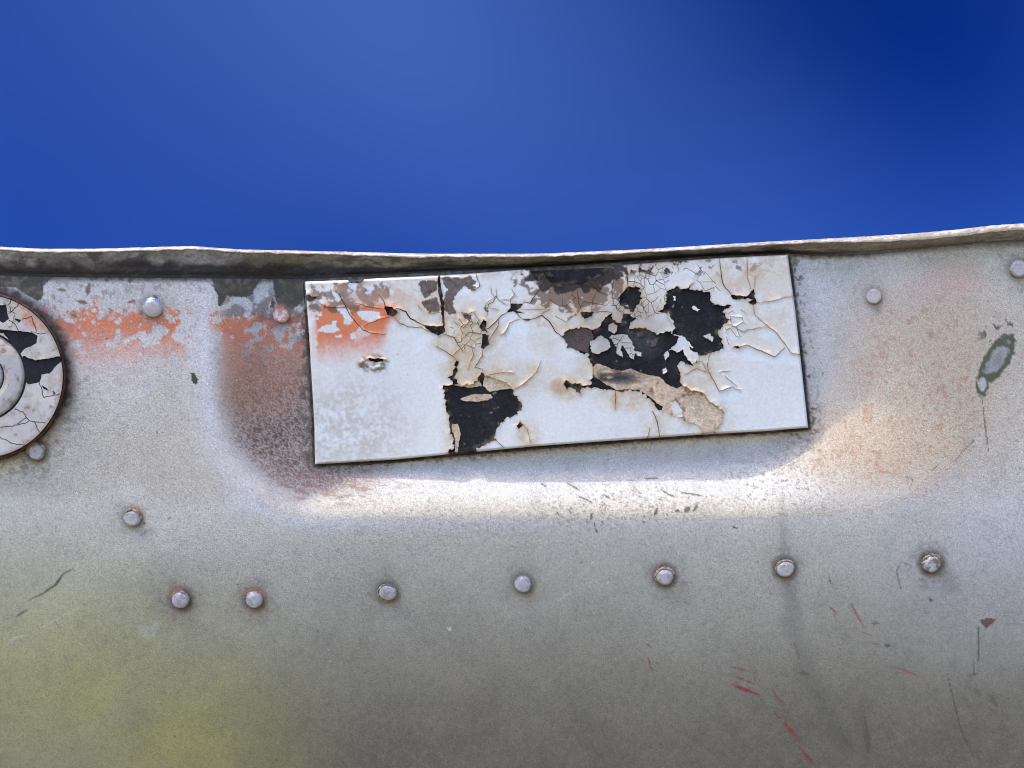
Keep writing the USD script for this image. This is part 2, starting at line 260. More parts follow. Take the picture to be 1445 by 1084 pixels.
# ------------------------------------------------------------------ colours of the film on the plate
ORANGE, CREAM, TAN, BROWN, SOOT = (.60, .17, .06), (.60, .55, .41), (.48, .33, .175), (.072, .048, .034), (.018, .016, .014)
PATCHES = [[(589, 401), (596, 396), (617, 396), (618, 410), (606, 416), (602, 421), (594, 412)], [(596, 426), (617, 418), (621, 435), (620, 442), (606, 442), (599, 433)],
           [(623, 395), (628, 390), (641, 392), (663, 390), (671, 398), (666, 408), (653, 405), (641, 418), (640, 431), (646, 443), (635, 445), (626, 438), (625, 426), (630, 410)],
           [(651, 443), (658, 441), (665, 446), (663, 453), (655, 450)], [(682, 432), (687, 431), (690, 440), (685, 441)], [(664, 405), (670, 404), (670, 410), (665, 410)]]
STAINS = [(650, 470, 34, 40, .9), (655, 515, 30, 36, .95), (700, 540, 50, 26, .9), (745, 528, 45, 18, .55), (800, 545, 26, 18, .9), (850, 525, 40, 24, .7), (910, 555, 60, 24, .8), (985, 530, 34, 30, .6), (1010, 480, 34, 40, .4), (1085, 440, 50, 50, .35), (1085, 385, 50, 26, .7), (815, 430, 60, 36, .75), (745, 615, 16, 20, .8), (935, 600, 30, 24, .5), (880, 430, 50, 40, .7), (900, 380, 60, 16, .5), (1030, 390, 40, 26, .5), (770, 470, 20, 30, .5), (590, 430, 40, 40, .45), (640, 590, 16, 60, .5), (868, 565, 8, 16, .8), (685, 480, 26, 44, .7), (1000, 598, 40, 26, .7)]
def film_color(x, y, z=None):
    n1, n2, n3 = fb(x, y, 60, 1), fb(x, y, 14, 2), fb(x, y, 4, 3, 3)
    d = crack_tree.query(np.stack([x, y], 1))[0]
    c = np.tile(np.array([.66, .685, .64]), (len(x), 1)) * (.93 + .14 * n1)[:, None]
    near_crack = np.zeros(len(x)); wash = np.zeros(len(x))
    for cx, cy, rx, ry, a in STAINS:
        b = a * blob(x, y, cx, cy, rx, ry, .6); wash = np.maximum(wash, b)
    c = lay(c, wash * (.45 + 1.0 * n2), CREAM)
    c = lay(c, wash * np.exp(-d / 4.5) * ss(.36, .58, n2 * .6 + n3 * .4) * .8, TAN)
    c = lay(c, .75 * np.exp(-d / 1.5) * (.3 + n3), (.30, .20, .11)); c = lay(c, (.12 + .55 * wash) * np.exp(-d / 8) * ss(.42, .60, n2 * .6 + n3 * .4), (.47, .36, .23))
    vein = 1 - np.abs(fb(x, y, 22, 8, 5) - .5) * 14
    c = lay(c, wash * ss(.2, .9, vein) * ss(.42, .56, n1) * .6, TAN); c = lay(c, wash * ss(.52, .60, fb(x, y, 11, 18, 5)) * .5, (.55, .42, .27))
    # greenish grime, lower left, and grime near the edges
    c = lay(c, .55 * blob(x, y, 490, 600, 80, 60, .8) * ss(.40, .62, n3 * .6 + n2 * .4), (.36, .32, .21))
    c = lay(c, .5 * ss(14, 0, y - np.interp(x, *np.transpose(PLATE[:9]))) * ss(.3, .6, n2), (.40, .34, .26))
    # orange overspray: torn upper edge, worn white chips, soft lower end
    o = ss(424, 436, y + 14 * (n2 - .5)) * ss(560, 535, x + 30 * (n2 - .5) + .35 * (y - 440) - 12) * ss(528, 470, y + .10 * (x - 440) + 26 * (n3 - .5))
    o = o * (1 - .75 * ss(438, 444, 450 - (x - 436 - (y - 430) * .04) + 6 * (n3 - .5)))
    chip = ss(.585, .60, fb(x, y, 17, 21, 4)) * ss(505, 440, y)
    for k, p in enumerate(([(503, 440), (512, 438), (535, 441), (537, 448), (522, 455), (510, 450)], [(447, 467), (455, 460), (468, 458), (470, 452), (475, 453), (474, 460), (480, 465), (470, 470), (462, 470)], [(445, 437), (453, 436), (454, 446), (448, 446)], [(494, 472), (500, 470), (503, 478), (496, 479)], [(472, 474), (482, 472), (483, 477), (474, 477)], [(514, 424), (522, 422), (522, 430), (515, 429)])):
        chip = np.maximum(chip, inside(x, y, p, 1., 5, k))
    c = lay(c, o * (1 - chip) * .95, np.array(ORANGE) * np.array([1., 1.05, 1.05]))
    # brown over the orange
    b_ = blob(x, y, 488, 418, 62, 22, .6); br = ss(.53, .60, fb(x, y, 9, 31, 5) * .8 + .22 * b_) * ss(.05, .3, b_)
    c = lay(c, br * .85, (.15, .095, .065))
    c = lay(c, .5 * blob(x, y, 530, 412, 60, 20, .5) * ss(.4, .6, n2), (.50, .30, .19))
    for k, p in enumerate(PATCHES): c = lay(c, inside(x, y, p, 2.6, 6, k) * (.75 + .3 * n3), BROWN)
    # soot along the top
    b_ = blob(x, y, 812, 406, 70, 34, .7); c = lay(c, ss(.54, .58, fb(x, y, 9, 43, 5) * .75 + .34 * b_) * .85 * ss(.05, .25, b_), (.15, .095, .06))
    s = ss(.54, .58, fb(x, y, 10, 41, 5) * .62 + .46 * blob(x, y, 806, 380, 74, 32, .7))
    c = lay(c, s * .95, (.035, .028, .023))
    c = lay(c, blob(x, y, 935, 376, 130, 12, .5) * ss(.57, .62, fb(x, y, 7, 44, 4)), (.06, .045, .035))
    c = lay(c, blob(x, y, 888, 472, 66, 46, .5) * (.35 + .6 * n2), (.36, .325, .265))
    # slot stain
    q = np.hypot((x - 527) / 24, (y - 513) / 14)
    c = lay(c, ss(1.15, .7, q) * ss(.36, .6, fb(x, y, 5, 47, 3, 3)) * .95, (.21, .145, .08))
    c = lay(c, ss(1., .5, np.hypot((x - 513) / 9, (y - 515) / 9)) * ss(.45, .6, n3) * .8, (.13, .085, .05))
    q = np.hypot((x - 790) / 17, (y - 545) / 13)
    c = lay(c, ss(1.1, .6, q) * (.35 + .4 * n3), (.42, .28, .18))
    c = lay(c, ss(.81, .84, fb(x, y, 6, 50, 5)) * ss(.45, .6, n1) * .7, (.15, .12, .09)); c = c * (.96 + .08 * np.random.default_rng(len(x)).random(len(x)))[:, None]
    return c * (.97 + .06 * n3)[:, None]
def tan_color(x, y, z=None):
    n1, n2 = fb(x, y, 12, 5), fb(x, y, 5, 6)
    c = np.tile(np.array([.54, .42, .27]), (len(x), 1)) * (.75 + .5 * n1)[:, None]
    c = lay(c, ss(.52, .66, n2) * .6, (.62, .53, .42)); c = lay(c, ss(.60, .68, fb(x, y, 9, 7)) * .8, (.16, .09, .05))
    return lay(c, ss(20, 0, np.abs(y - 533)) * ss(940, 880, x) * ss(835, 850, x) * ss(.40, .58, fb(x, y, 30, 9, 4, 7)), (.03, .028, .026))
def dark_brown_color(x, y, z=None):
    return np.tile(np.array([.085, .062, .047]), (len(x), 1)) * (.6 + .8 * fb(x, y, 6, 8))[:, None]

# ------------------------------------------------------------------ colours of the sheet
RIVETS = [(215, 434, 14, 'bright domed rivet in the orange patch'), (397, 445, 11.5, 'rivet spotted with orange paint'), (52, 637, 12.5, 'rivet touching the round disc'), (187, 731, 12.5, 'greyed rivet above the lower row'), (255, 846, 13.5, None), (359, 846, 13, None), (547, 836, 13.5, None), (738, 824, 13, None), (938, 813, 13.5, None), (1108, 802, 13.5, None), (1314, 795, 14, 'dirt-caked rivet at the right end of the row'), (1233, 418, 11.5, 'rivet painted over with grey'), (1437, 379, 13, 'rivet at the right edge with yellowed rim')]
DISC = (-27., 531., 117.)
edge_tree = cKDTree(np.asarray(plate_poly.exterior.segmentize(1.5).coords))
def stroke(c, x, y, pts, w, col, a=1., seed=0, breakup=.45, taper=True):
    d, al = near(x, y, pts, w * 3 + 3)
    i = np.nonzero(np.isfinite(d))[0]
    if len(i) == 0: return c
    xi, yi = x[i], y[i]; n = fb(xi, yi, 5, 60 + seed, 3)
    ww = w * (.35 + 1.1 * n) * (np.sqrt(np.clip(np.sin(np.pi * np.clip(al[i], .04, .96)), 0, 1)) if taper else 1)
    k = ss(1.25, .65, d[i] / np.maximum(ww, .3) + .9 * (fb(xi, yi, 2.6, 90 + seed, 2) - .5)) * ss(breakup - .12, breakup + .08, fb(xi, yi, 7, 80 + seed, 4)) * a
    c[i] = lay(c[i], k, col); return c
def panel_color(x, y, z=None):
    n0, n1, n2, n3, n4 = fb(x, y, 190, 1), fb(x, y, 60, 2), fb(x, y, 18, 3), fb(x, y, 6, 4), fb(x, y, 2.6, 5, 2)
    c = np.tile(np.array([.505, .478, .385]), (len(x), 1)); wn = np.random.default_rng(9).random(len(x))
    # bluish repaint round the plate; worn recess rim with its light painted in
    floor = ss(300, 350, x) * ss(1420, 1250, x) * ss(735, 690, y)
    c = lay(c, floor, (.50, .515, .495))
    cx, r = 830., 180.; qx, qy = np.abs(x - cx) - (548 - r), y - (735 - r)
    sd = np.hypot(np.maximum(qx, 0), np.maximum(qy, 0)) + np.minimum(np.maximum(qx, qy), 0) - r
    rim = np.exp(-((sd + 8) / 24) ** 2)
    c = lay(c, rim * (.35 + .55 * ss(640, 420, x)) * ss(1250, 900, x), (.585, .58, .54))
    c = lay(c, ss(300, 200, x) * ss(640, 500, y) * .35 + ss(290, 260, x) * ss(240, 268, x) * ss(600, 480, y) * .4, (.58, .58, .60))
    # lower sheet: dull film of dirt on aluminium paint; belly shade painted in
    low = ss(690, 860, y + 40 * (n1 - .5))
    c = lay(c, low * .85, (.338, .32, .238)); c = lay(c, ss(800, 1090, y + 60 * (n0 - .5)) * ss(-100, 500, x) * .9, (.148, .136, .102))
    c = lay(c, ss(1150, 1400, x) * ss(560, 760, y) * ss(1000, 800, y) * .5, (.47, .46, .455))
    # yellow-green tint, lower left
    yel = np.maximum(blob(x, y, 60, 960, 230, 130, .85) * .75, blob(x, y, 255, 1050, 150, 130, .85) * .82) * (.62 + .8 * n1)
    c = lay(c, yel * .8, (.40, .375, .11))
    c = lay(c, blob(x, y, 10, 800, 120, 110, .8) * .35, (.52, .49, .34))
    # mottle and grain of the surface
    c = c * (1 + .30 * (n1 - .5) + .26 * (n2 - .5) + .42 * (n3 - .5) + .35 * (n4 - .5) + .20 * (wn - .5))[:, None]
    c = lay(c, ss(.54, .68, n3 * .6 + wn * .2 + n2 * .2) * .44 * (1 - floor * .6), (.27, .22, .165)); c = lay(c, ss(.62, .78, n4 * .6 + wn * .4) * .5 * (1 - floor * .7), (.22, .18, .135))
    # tan speckle, right
    t = np.maximum(blob(x, y, 1300, 540, 110, 150, .6), blob(x, y, 1260, 620, 130, 70, .6)) 
    t = np.maximum(t, .7 * blob(x, y, 1345, 470, 50, 120, .6)); t = np.maximum(t, .5 * blob(x, y, 1330, 405, 60, 40, .6))
    c = lay(c, t * .6 * (.6 + .8 * n1), (.465, .385, .245))
    c = lay(c, t * ss(.50, .66, n4 * .4 + wn * .35 + n2 * .25) * .6, (.36, .20, .11)); c = lay(c, t * ss(.60, .68, fb(x, y, 9, 15)) * .4, (.33, .17, .09))
    c = lay(c, blob(x, y, 1190, 650, 90, 36, .6) * ss(.55, .62, fb(x, y, 5, 16, 3)) * .32, (.36, .19, .13))
    c = lay(c, blob(x, y, 1340, 395, 45, 24, .7) * .35, (.60, .36, .31)); c = lay(c, blob(x, y, 1350, 372, 60, 22, .7) * .3, (.38, .38, .24))
    # orange, two patches with torn upper edges and soft lower ends
    o1 = ss(50, 64, x) * ss(275, 262, x + 60 * (n2 - .5) + 16 * (n3 - .5)) * ss(525, 455, y + 26 * (n3 - .5) + 10 * (wn - .5)) * ss(.0, 1., (y - 430 + 44 * (n2 - .5) + 34 * (n3 - .5) + 16 * (wn - .5)) / 14)
    o1 = o1 * (1 - ss(.70, .74, fb(x, y, 4.5, 26, 3) + .12 * ss(470, 430, y)))
    o1 = o1 * ss(.62, .58, fb(x, y, 13, 22, 5) + .05 * ss(180, 260, x))
    for k, p in enumerate(([(195, 468), (205, 466), (208, 478), (213, 484), (205, 486), (196, 478), (186, 480), (175, 486), (172, 480), (186, 474)], [(150, 482), (158, 480), (161, 487), (154, 492), (149, 488)], [(115, 468), (121, 468), (124, 476), (118, 477)], [(135, 445), (152, 434), (154, 443), (140, 452)], [(214, 460), (225, 458), (240, 466), (226, 480), (214, 482)])):
        o1 = o1 * (1 - inside(x, y, p, 1.2, 6, k))
    c = lay(c, o1 * .92, np.array(ORANGE) * .96)
    c = lay(c, .42 * ss(560, 480, y) * ss(480, 500, y) * ss(95, 120, x) * ss(240, 180, x) * (.5 + n2), (.58, .33, .23))
    o2 = ss(284, 296, x + 22 * (n2 - .5) * ss(520, 440, y)) * ss(-4, -40, sd + 12 * ss(430, 500, y) - 30 * ss(480, 430, y)) * ss(440, 428, x) * ss(580, 465, y + 34 * (n3 - .5) + 14 * (wn - .5)) * ss(0, 1, (y - 438 + 30 * (n2 - .5) + 30 * (n3 - .5) + 14 * (wn - .5)) / 10)
    chip = ss(.57, .60, fb(x, y, 9, 23, 5) + .08 * blob(x, y, 390, 470, 50, 30, .5))
    o2 = o2 * (1 - ss(.70, .74, fb(x, y, 4.5, 27, 3) + .10 * ss(480, 440, y)))
    o2 = o2 * (1 - chip * ss(520, 490, y))
    c = lay(c, o2 * .9, np.array(ORANGE) * np.array([.92, .92, .9]))
    c = lay(c, ss(300, 320, x) * ss(436, 428, x) * blob(x, y, 365, 432, 70, 26, .5) * ss(.50, .58, fb(x, y, 9, 24, 4)) * .7, (.12, .085, .06))
    # rusty grime filling the left of the recess
    m = np.maximum(blob(x, y, 375, 590, 88, 95, .6), .9 * blob(x, y, 425, 665, 100, 40, .6)) * ss(-8, -60, sd + 14 * (n2 - .5))
    c = lay(c, m * .75, (.29, .22, .175))
    c = lay(c, m * ss(.39, .60, n4 * .30 + n3 * .2 + n2 * .22 + wn * .28) * .97, (.085, .056, .04))
    c = lay(c, blob(x, y, 350, 535, 65, 55, .7) * ss(-8, -50, sd) * .5, (.42, .20, .11))
    c = lay(c, blob(x, y, 460, 690, 110, 30, .6) * ss(0, -40, sd) * ss(.54, .61, fb(x, y, 14, 25, 4, 3)) * .7, (.22, .13, .10))
    c = lay(c, blob(x, y, 375, 480, 60, 40, .6) * ss(.60, .66, n3) * .4, (.2, .12, .09))
    # olive primer laid bare under the rim
    GREEN = np.array([.050, .052, .036])
    gn = (.5 + 1.1 * n2)[:, None]
    for k, p in enumerate(([(-140, 380), (70, 380), (71, 392), (62, 404), (60, 422), (52, 424), (20, 405), (-140, 400)], [(299, 388), (372, 388), (362, 404), (356, 415), (345, 420), (320, 418), (312, 432), (308, 433), (306, 415), (300, 402)], [(386, 388), (432, 388), (428, 425), (415, 436), (397, 434), (388, 425)], [(384, 420), (390, 426), (386, 434), (380, 434)], [(268, 526), (274, 526), (280, 536), (277, 544), (271, 541)])):
        i = inside(x, y, p, 1.4, 7, k)
        c = np.where(i[:, None], GREEN * gn + np.array([.02, .012, 0]) * ss(.5, .7, n3)[:, None], c)
    # bare patch, right
    q = np.hypot((x - 1408 + .45 * (y - 505)) / 19, (y - 507) / 33); q2 = np.hypot((x - 1386) / 9, (y - 542) / 18)
    ring = ss(1.12, 1., q + .5 * (n3 - .5)) ; c = lay(c, np.maximum(ring, ss(1.2, 1., q2 + .7 * (n3 - .5)) * ss(.40, .5, n3)), (.08, .09, .05))
    c = lay(c, ss(.72, .55, q + .7 * (n3 - .5) + .5 * (n2 - .5)) * (.4 + n2), (.30, .295, .26)); c = lay(c, ss(.4, .2, q + .6 * (n3 - .5)) * .6, (.19, .20, .23))
    c = lay(c, ss(.7, .5, q2 + .5 * (n3 - .5)), (.40, .40, .37))
    c = lay(c, blob(x, y, 1408, 470, 28, 22, .5) * ss(.57, .6, n3), (.11, .115, .08)); c = lay(c, inside(x, y, [(1424, 455), (1430, 456), (1429, 461), (1424, 460)], .6), (.1, .12, .09))
    # ochre nicks near the top left
    for k, (p, w) in enumerate((([(126, 400), (123, 416)], 4.), ([(109, 425), (123, 428)], 3.2), ([(82, 409), (93, 410)], 2.5), ([(182, 393), (184, 399)], 4.), ([(148, 394), (153, 396)], 2.5), ([(180, 427), (190, 424)], 2.), ([(217, 418), (222, 420)], 3.), ([(196, 443), (203, 441)], 2.2), ([(101, 444), (108, 446)], 2.), ([(150, 478), (152, 479)], 1.2), ([(222, 609), (221, 612)], 1.4), ([(155, 567), (156, 568)], 1.5), ([(250, 487), (252, 488)], 1.5))):
        c = stroke(c, x, y, p, w, (.15, .09, .04), .95, k, .2)
    c = lay(c, blob(x, y, 150, 425, 90, 22, .5) * ss(.56, .62, n3) * .5, (.27, .17, .12))
    # dirt gathered round the disc and round the plate
    dr = np.hypot(x - DISC[0], y - DISC[1]) - DISC[2]
    c = lay(c, ss(26, 3, dr + 26 * (n3 - .5) + 10 * (n2 - .5)) * ss(630, 560, y), (.045, .036, .028))
    c = lay(c, ss(12, 2, dr + 10 * (n3 - .5)), (.05, .038, .03)); c = lay(c, ss(60, 10, dr + 20 * (n2 - .5)) * ss(.5, .62, n3) * .5, (.16, .12, .10))
    de = edge_tree.query(np.stack([x, y], 1))[0]
    side = ss(436, 455, y) * .35 + .65
    c = lay(c, ss(7, 1.5, de + 7 * (n3 - .5)) * .9 * side, (.05, .042, .03))
    c = lay(c, ss(30, 3, de + 20 * (n2 - .5)) * ss(.47, .6, n3 * .6 + n4 * .4) * ss(1100, 1120, x) * .95, (.085, .07, .05))
    c = lay(c, ss(20, 3, de + 14 * (n2 - .5)) * ss(.5, .6, n3 * .6 + n4 * .4) * ss(600, 640, y) * .8, (.08, .065, .045))
    c = lay(c, ss(26, 3, de + 20 * (n2 - .5)) * ss(.46, .58, n3) * ss(440, 436, x) * .95, (.07, .065, .05))
    # dirt under the rim; the dark crease also paints in its shade
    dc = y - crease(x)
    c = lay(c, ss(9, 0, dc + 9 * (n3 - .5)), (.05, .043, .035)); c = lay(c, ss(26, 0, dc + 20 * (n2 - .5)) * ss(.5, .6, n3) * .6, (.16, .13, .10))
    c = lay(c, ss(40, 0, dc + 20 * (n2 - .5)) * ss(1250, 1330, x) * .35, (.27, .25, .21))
    # rings of grime round the rivets, soft shade painted in below
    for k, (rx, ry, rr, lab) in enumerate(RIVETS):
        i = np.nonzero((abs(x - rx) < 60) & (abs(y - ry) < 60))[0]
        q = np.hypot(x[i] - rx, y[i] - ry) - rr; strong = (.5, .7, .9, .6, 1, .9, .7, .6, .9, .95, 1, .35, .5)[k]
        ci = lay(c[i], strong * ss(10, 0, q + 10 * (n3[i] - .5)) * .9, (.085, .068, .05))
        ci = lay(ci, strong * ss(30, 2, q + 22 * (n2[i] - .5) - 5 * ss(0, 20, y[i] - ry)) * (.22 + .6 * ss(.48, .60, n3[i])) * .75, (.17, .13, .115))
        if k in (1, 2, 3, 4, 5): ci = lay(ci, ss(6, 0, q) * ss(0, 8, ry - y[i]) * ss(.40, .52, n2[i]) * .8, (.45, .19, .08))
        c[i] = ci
    # chips below the recess
    for k, (p, w) in enumerate((([(927, 717), (924, 728)], 3.), ([(966, 722), (974, 716)], 4.5), ([(978, 722), (986, 710)], 2.6), ([(953, 722), (958, 720)], 2.4), ([(934, 692), (946, 699), (952, 701)], 1.6), ([(960, 695), (998, 701)], 1.2), ([(799, 681), (818, 692)], 1.6), ([(816, 700), (834, 708)], 1.6), ([(835, 725), (834, 733)], 1.8), ([(838, 737), (842, 752)], 1.6), ([(849, 735), (852, 740)], 1.3), ([(786, 722), (788, 727)], 1.2), ([(803, 720), (808, 726)], 1.2), ([(909, 676), (928, 675)], .9), ([(763, 682), (772, 688)], 1.), ([(1033, 743), (1040, 746)], 1.6), ([(850, 697), (862, 705)], 1.2), ([(905, 736), (911, 738)], 1.2))):
        c = stroke(c, x, y, p, w, (.085, .09, .06), .95, k, .3)
    for cx, cy, rx, ry, a in ((860, 712, 110, 34, .7), (960, 706, 80, 26, .5), (1090, 690, 90, 40, .7), (1120, 640, 60, 26, .5), (700, 740, 140, 40, .3), (560, 700, 120, 30, .4)):
        c = lay(c, blob(x, y, cx, cy, rx, ry, .6) * ss(.57, .66, fb(x, y, 4.5, int(cx), 4, 3) * .75 + wn * .25) * a, (.15, .13, .10))
    # red scuffs
    RED = (.27, .04, .03)
    for k, (p, w, a) in enumerate((([(1032, 965), (1046, 971), (1071, 981)], 3.6, 1.), ([(1037, 954), (1066, 966)], 2.4, .85), ([(1031, 941), (1058, 947)], 2.4, .6), ([(1040, 936), (1050, 939)], 1.6, .4), ([(1089, 972), (1096, 984), (1108, 994)], 2.6, .6), ([(1094, 1008), (1112, 1026), (1124, 1040), (1130, 1050)], 4., .85), ([(1126, 1052), (1138, 1066), (1150, 1080)], 3., .95), ([(1200, 849), (1208, 866), (1220, 886)], 2.4, .65), ([(1171, 857), (1181, 866)], 3., .7), ([(1176, 866), (1181, 876)], 1.8, .5), ([(1252, 940), (1275, 945), (1305, 958)], 2.4, .5), ([(1262, 950), (1290, 950)], 1.6, .4), ([(915, 928), (918, 942), (922, 946)], 2.6, .9), ([(927, 935), (933, 947)], 2.6, .8), ([(1060, 716), (1066, 722)], 2.2, .5), ([(1228, 908), (1240, 909)], 1.8, .6), ([(1218, 892), (1236, 900)], 1.8, .5))):
        c = stroke(c, x, y, p, w * .85, RED, a * .9, 100 + k, .43)
    # dark scratches and smears
    for k, (p, w, a) in enumerate((([(1380, 876), (1381, 915), (1380, 940)], 1.4, .8), ([(1374, 932), (1374, 952)], 1.1, .7), ([(1366, 954), (1380, 950)], 2., .5), ([(1336, 948), (1346, 990), (1356, 1030), (1374, 1069)], 1., .7), ([(1272, 793), (1265, 806), (1269, 822), (1271, 832)], 1.1, .7), ([(1272, 793), (1284, 798)], 1.2, .5), ([(1385.5, 560), (1390, 600), (1395, 638)], 1.1, .75), ([(1383, 613), (1362, 634), (1339, 658)], .9, .7), ([(1325.5, 655), (1311, 667)], .9, .75), ([(1276, 672), (1288, 676), (1284, 690)], 1., .5), ([(105, 802), (89, 810), (80, 824), (60, 838), (39, 847.5)], 1.7, .85), ([(88, 812), (72, 832)], 1.4, .7), ([(39, 860), (22, 871)], 2., .7), ([(76, 876), (86, 888)], .9, .5), ([(1300, 795), (1290, 800)], 1., .5), ([(490, 1010), (498, 1050), (500, 1084)], .8, .35), ([(1310, 845), (1316, 848)], 3., .7), ([(1248, 910), (1256, 912)], 3., .7), ([(1230, 880), (1240, 879)], 2.2, .6), ([(914, 909), (917, 912)], 2.2, .7), ([(1170, 815), (1172, 824)], 1.5, .6), ([(236, 733), (242, 730)], 1.2, .7), ([(203, 737), (205, 740)], 1.6, .8), ([(1120, 905), (1128, 930)], 3., .35), ([(1126, 950), (1142, 952)], 2.4, .5), ([(1220, 1012), (1224, 1040), (1226, 1062)], 5., .45), ([(1150, 975), (1165, 990)], 4., .3), ([(1188, 1040), (1200, 1052)], 6., .35), ([(1395, 980), (1408, 998)], 4., .35), ([(1374, 972), (1384, 980)], 4., .35), ([(1160, 530), (1162, 525)], 1.4, .6))):
        c = stroke(c, x, y, p, w, (.055, .05, .04), a, 200 + k, .30)
    c = lay(c, inside(x, y, [(1384, 874), (1396, 872), (1406, 874), (1400, 882), (1390, 886), (1384, 882)], 1.5, 5), (.14, .085, .06))
    for p, w in (([(1112, 830), (1118, 880), (1135, 940), (1160, 1000), (1195, 1060)], 15.), ([(1215, 990), (1222, 1084)], 12.), ([(1330, 800), (1345, 830)], 14.)):
        d, _ = near(x, y, p, w * 2); c = lay(c, ss(w * 1.4, 0, np.minimum(d, 1e3) + 14 * (n2 - .5)) * .35, (.13, .125, .10))
    c = lay(c, ss(6, 0, np.minimum(near(x, y, [(1128, 860), (1106, 812), (1104, 700)], 20)[0], 99) + 8 * (n2 - .5)) * .25, (.2, .18, .15))
    # pale scrapes and crumbs
    for k, (p, w, a) in enumerate((([(8, 912), (20, 900), (40, 896)], 1.6, .4), ([(60, 885), (110, 858)], 1.4, .35), ([(196, 884), (210, 895), (222, 880)], 9., .2), ([(788, 848), (806, 836)], 1.6, .4), ([(222, 776), (250, 768)], 6., .2), ([(632, 886), (636, 889)], 3.4, .9), ([(565, 797), (567, 799)], 2.2, .9), ([(818, 768), (822, 770)], 1.4, .7))):
        c = stroke(c, x, y, p, w, (.62, .60, .56) if k < 5 else (.60, .52, .40), a, 300 + k, .25)
    c = lay(c, ss(.80, .85, fb(x, y, 4, 70, 4)) * .45 * ss(690, 760, y), (.58, .56, .50))
    c = lay(c, ss(.78, .82, fb(x, y, 6.5, 71, 5)) * .6 * ss(.4, .6, n1), (.11, .09, .075)); c = lay(c, ss(.68, .78, fb(x, y, 3.4, 72, 4)) * .4, (.17, .13, .10))
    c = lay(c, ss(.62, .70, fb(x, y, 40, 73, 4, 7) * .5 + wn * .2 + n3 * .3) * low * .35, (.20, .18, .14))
    return c

# ------------------------------------------------------------------ the panel: sheet, rim, rivets
def dents(x, y):
    z = 5. * (fb(x, y, 170, 130, 2) - .5) * ss(740, 860, y)
    for k, (rx, ry, rr, lab) in enumerate(RIVETS):
        if ry > 700: z = z - (1.2 + 1.3 * ((k * 7) % 5) / 4) * np.exp(-((np.hypot(x - rx, y - ry)) / (34 + 9 * (k % 3))) ** 2)
    return z

PANEL, off = thing('metal_panel', place(722.5, 1200, sheet(722.5, 1200)), 'weathered painted sheet metal panel with rivets, stamped recess and curled upper rim', 'metal panel')
STEP = 1.7
xs = np.arange(-120, 1570, STEP); nv = int(830 / STEP)
v01 = np.linspace(0, 1, nv)
X, T = np.meshgrid(xs, v01); Y = crease(X) + T * (1200 - crease(X))
nx = len(xs)
Z = sheet(X, Y)
x, y = X.ravel(), Y.ravel()
Zf = Z.ravel() + dents(x, y) + .5 * (fb(x, y, 60, 11, 3) - .5) + .35 * (fb(x, y, 9, 12, 3) - .5)
P = place(x, y, Zf)
i = np.arange(nv * nx).reshape(nv, nx)
quads = np.stack([i[:-1, :-1], i[1:, :-1], i[1:, 1:], i[:-1, 1:]], -1).reshape(-1, 4)
G = P.reshape(nv, nx, 3)
N = np.cross(np.gradient(G, axis=1).reshape(-1, 3), -np.gradient(G, axis=0).reshape(-1, 3)); N /= np.linalg.norm(N, axis=1, keepdims=True)
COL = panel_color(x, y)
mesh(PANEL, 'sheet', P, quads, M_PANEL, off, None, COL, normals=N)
# back and edges of the sheet
xb = np.linspace(-120, xs[-1], 60); vb = np.linspace(0, 1, 40)
XB, TB = np.meshgrid(xb, vb); YB = crease(XB) + TB * (1200 - crease(XB)); fr = place(XB.ravel(), YB.ravel(), sheet(XB.ravel(), YB.ravel()) - .4); bk = place(XB.ravel(), YB.ravel(), sheet(XB.ravel(), YB.ravel()) - 7)
i = np.arange(40 * 60).reshape(40, 60); nb = 2400
fq = [np.stack([i[:-1, :-1], i[:-1, 1:], i[1:, 1:], i[1:, :-1]], -1).reshape(-1, 4) + nb]
for e in (i[0], i[-1][::-1], i[:, 0][::-1], i[:, -1]): fq.append(np.stack([e[:-1], e[1:], e[1:] + nb, e[:-1] + nb], -1))
M_BARE = paint_material('bare_back', .5, .2, 600., .3, 500., .5, base=(.30, .30, .29))
mesh(PANEL, 'sheet_back', np.vstack([fr, bk]), np.vstack(fq), M_BARE, off, 40)
# rim: bends outwards from the crease, then a rolled edge
def rim_profile(x):
    yc, yt = crease(x), top(x); zc = sheet(x, yc)
    w = fb(x, np.zeros_like(x), 45, 90, 4) - .5; w2 = fb(x, np.zeros_like(x), 11, 91, 3) - .5; wz = .2 * w2; w3 = fb(x, np.zeros_like(x), 90, 92, 3) - .5
    right = ss(1130, 1260, x); tip = np.mean([sheet(x + k, crease(x + k)) for k in range(-72, 73, 12)], 0) + 15 + 1.5 * w3 + .3 * w
    th = 5.6 + 4 * w + 3 * w2 + 4.5 * right
    h = yc - yt
    rows = []
    rows.append((yc + 1.5, zc - 1.5)); rows.append((yc - .10 * h, zc + .10 * (tip - zc) - 2.2))
    for f_ in (.25, .4, .55, .7, .85): rows.append((yc - f_ * (h - th) + 2.0 * (fb(x, np.full_like(x, f_ * 90), 26, 93, 3) - .5), zc + (tip - zc) * f_ ** 1.25 + 3 * (fb(x, np.full_like(x, f_ * 200), 20, 94, 4) - .5)))
    rows.append((yt + th, tip - .4 + 0 * x)); rows.append((yt + th - .8, tip + .6 + wz)); rows.append((yt + .60 * th, tip + .4 + wz)); rows.append((yt + .25 * th, tip - 1.6 + wz)); rows.append((yt + .3, tip - 4.5 + wz)); rows.append((yt + .2, tip - 12)); rows.append((yt + 8, tip - 60)); rows.append((yc + 3, tip - 62))
    return rows
xr = np.arange(-120, 1570, 2.2)
rows = rim_profile(xr)
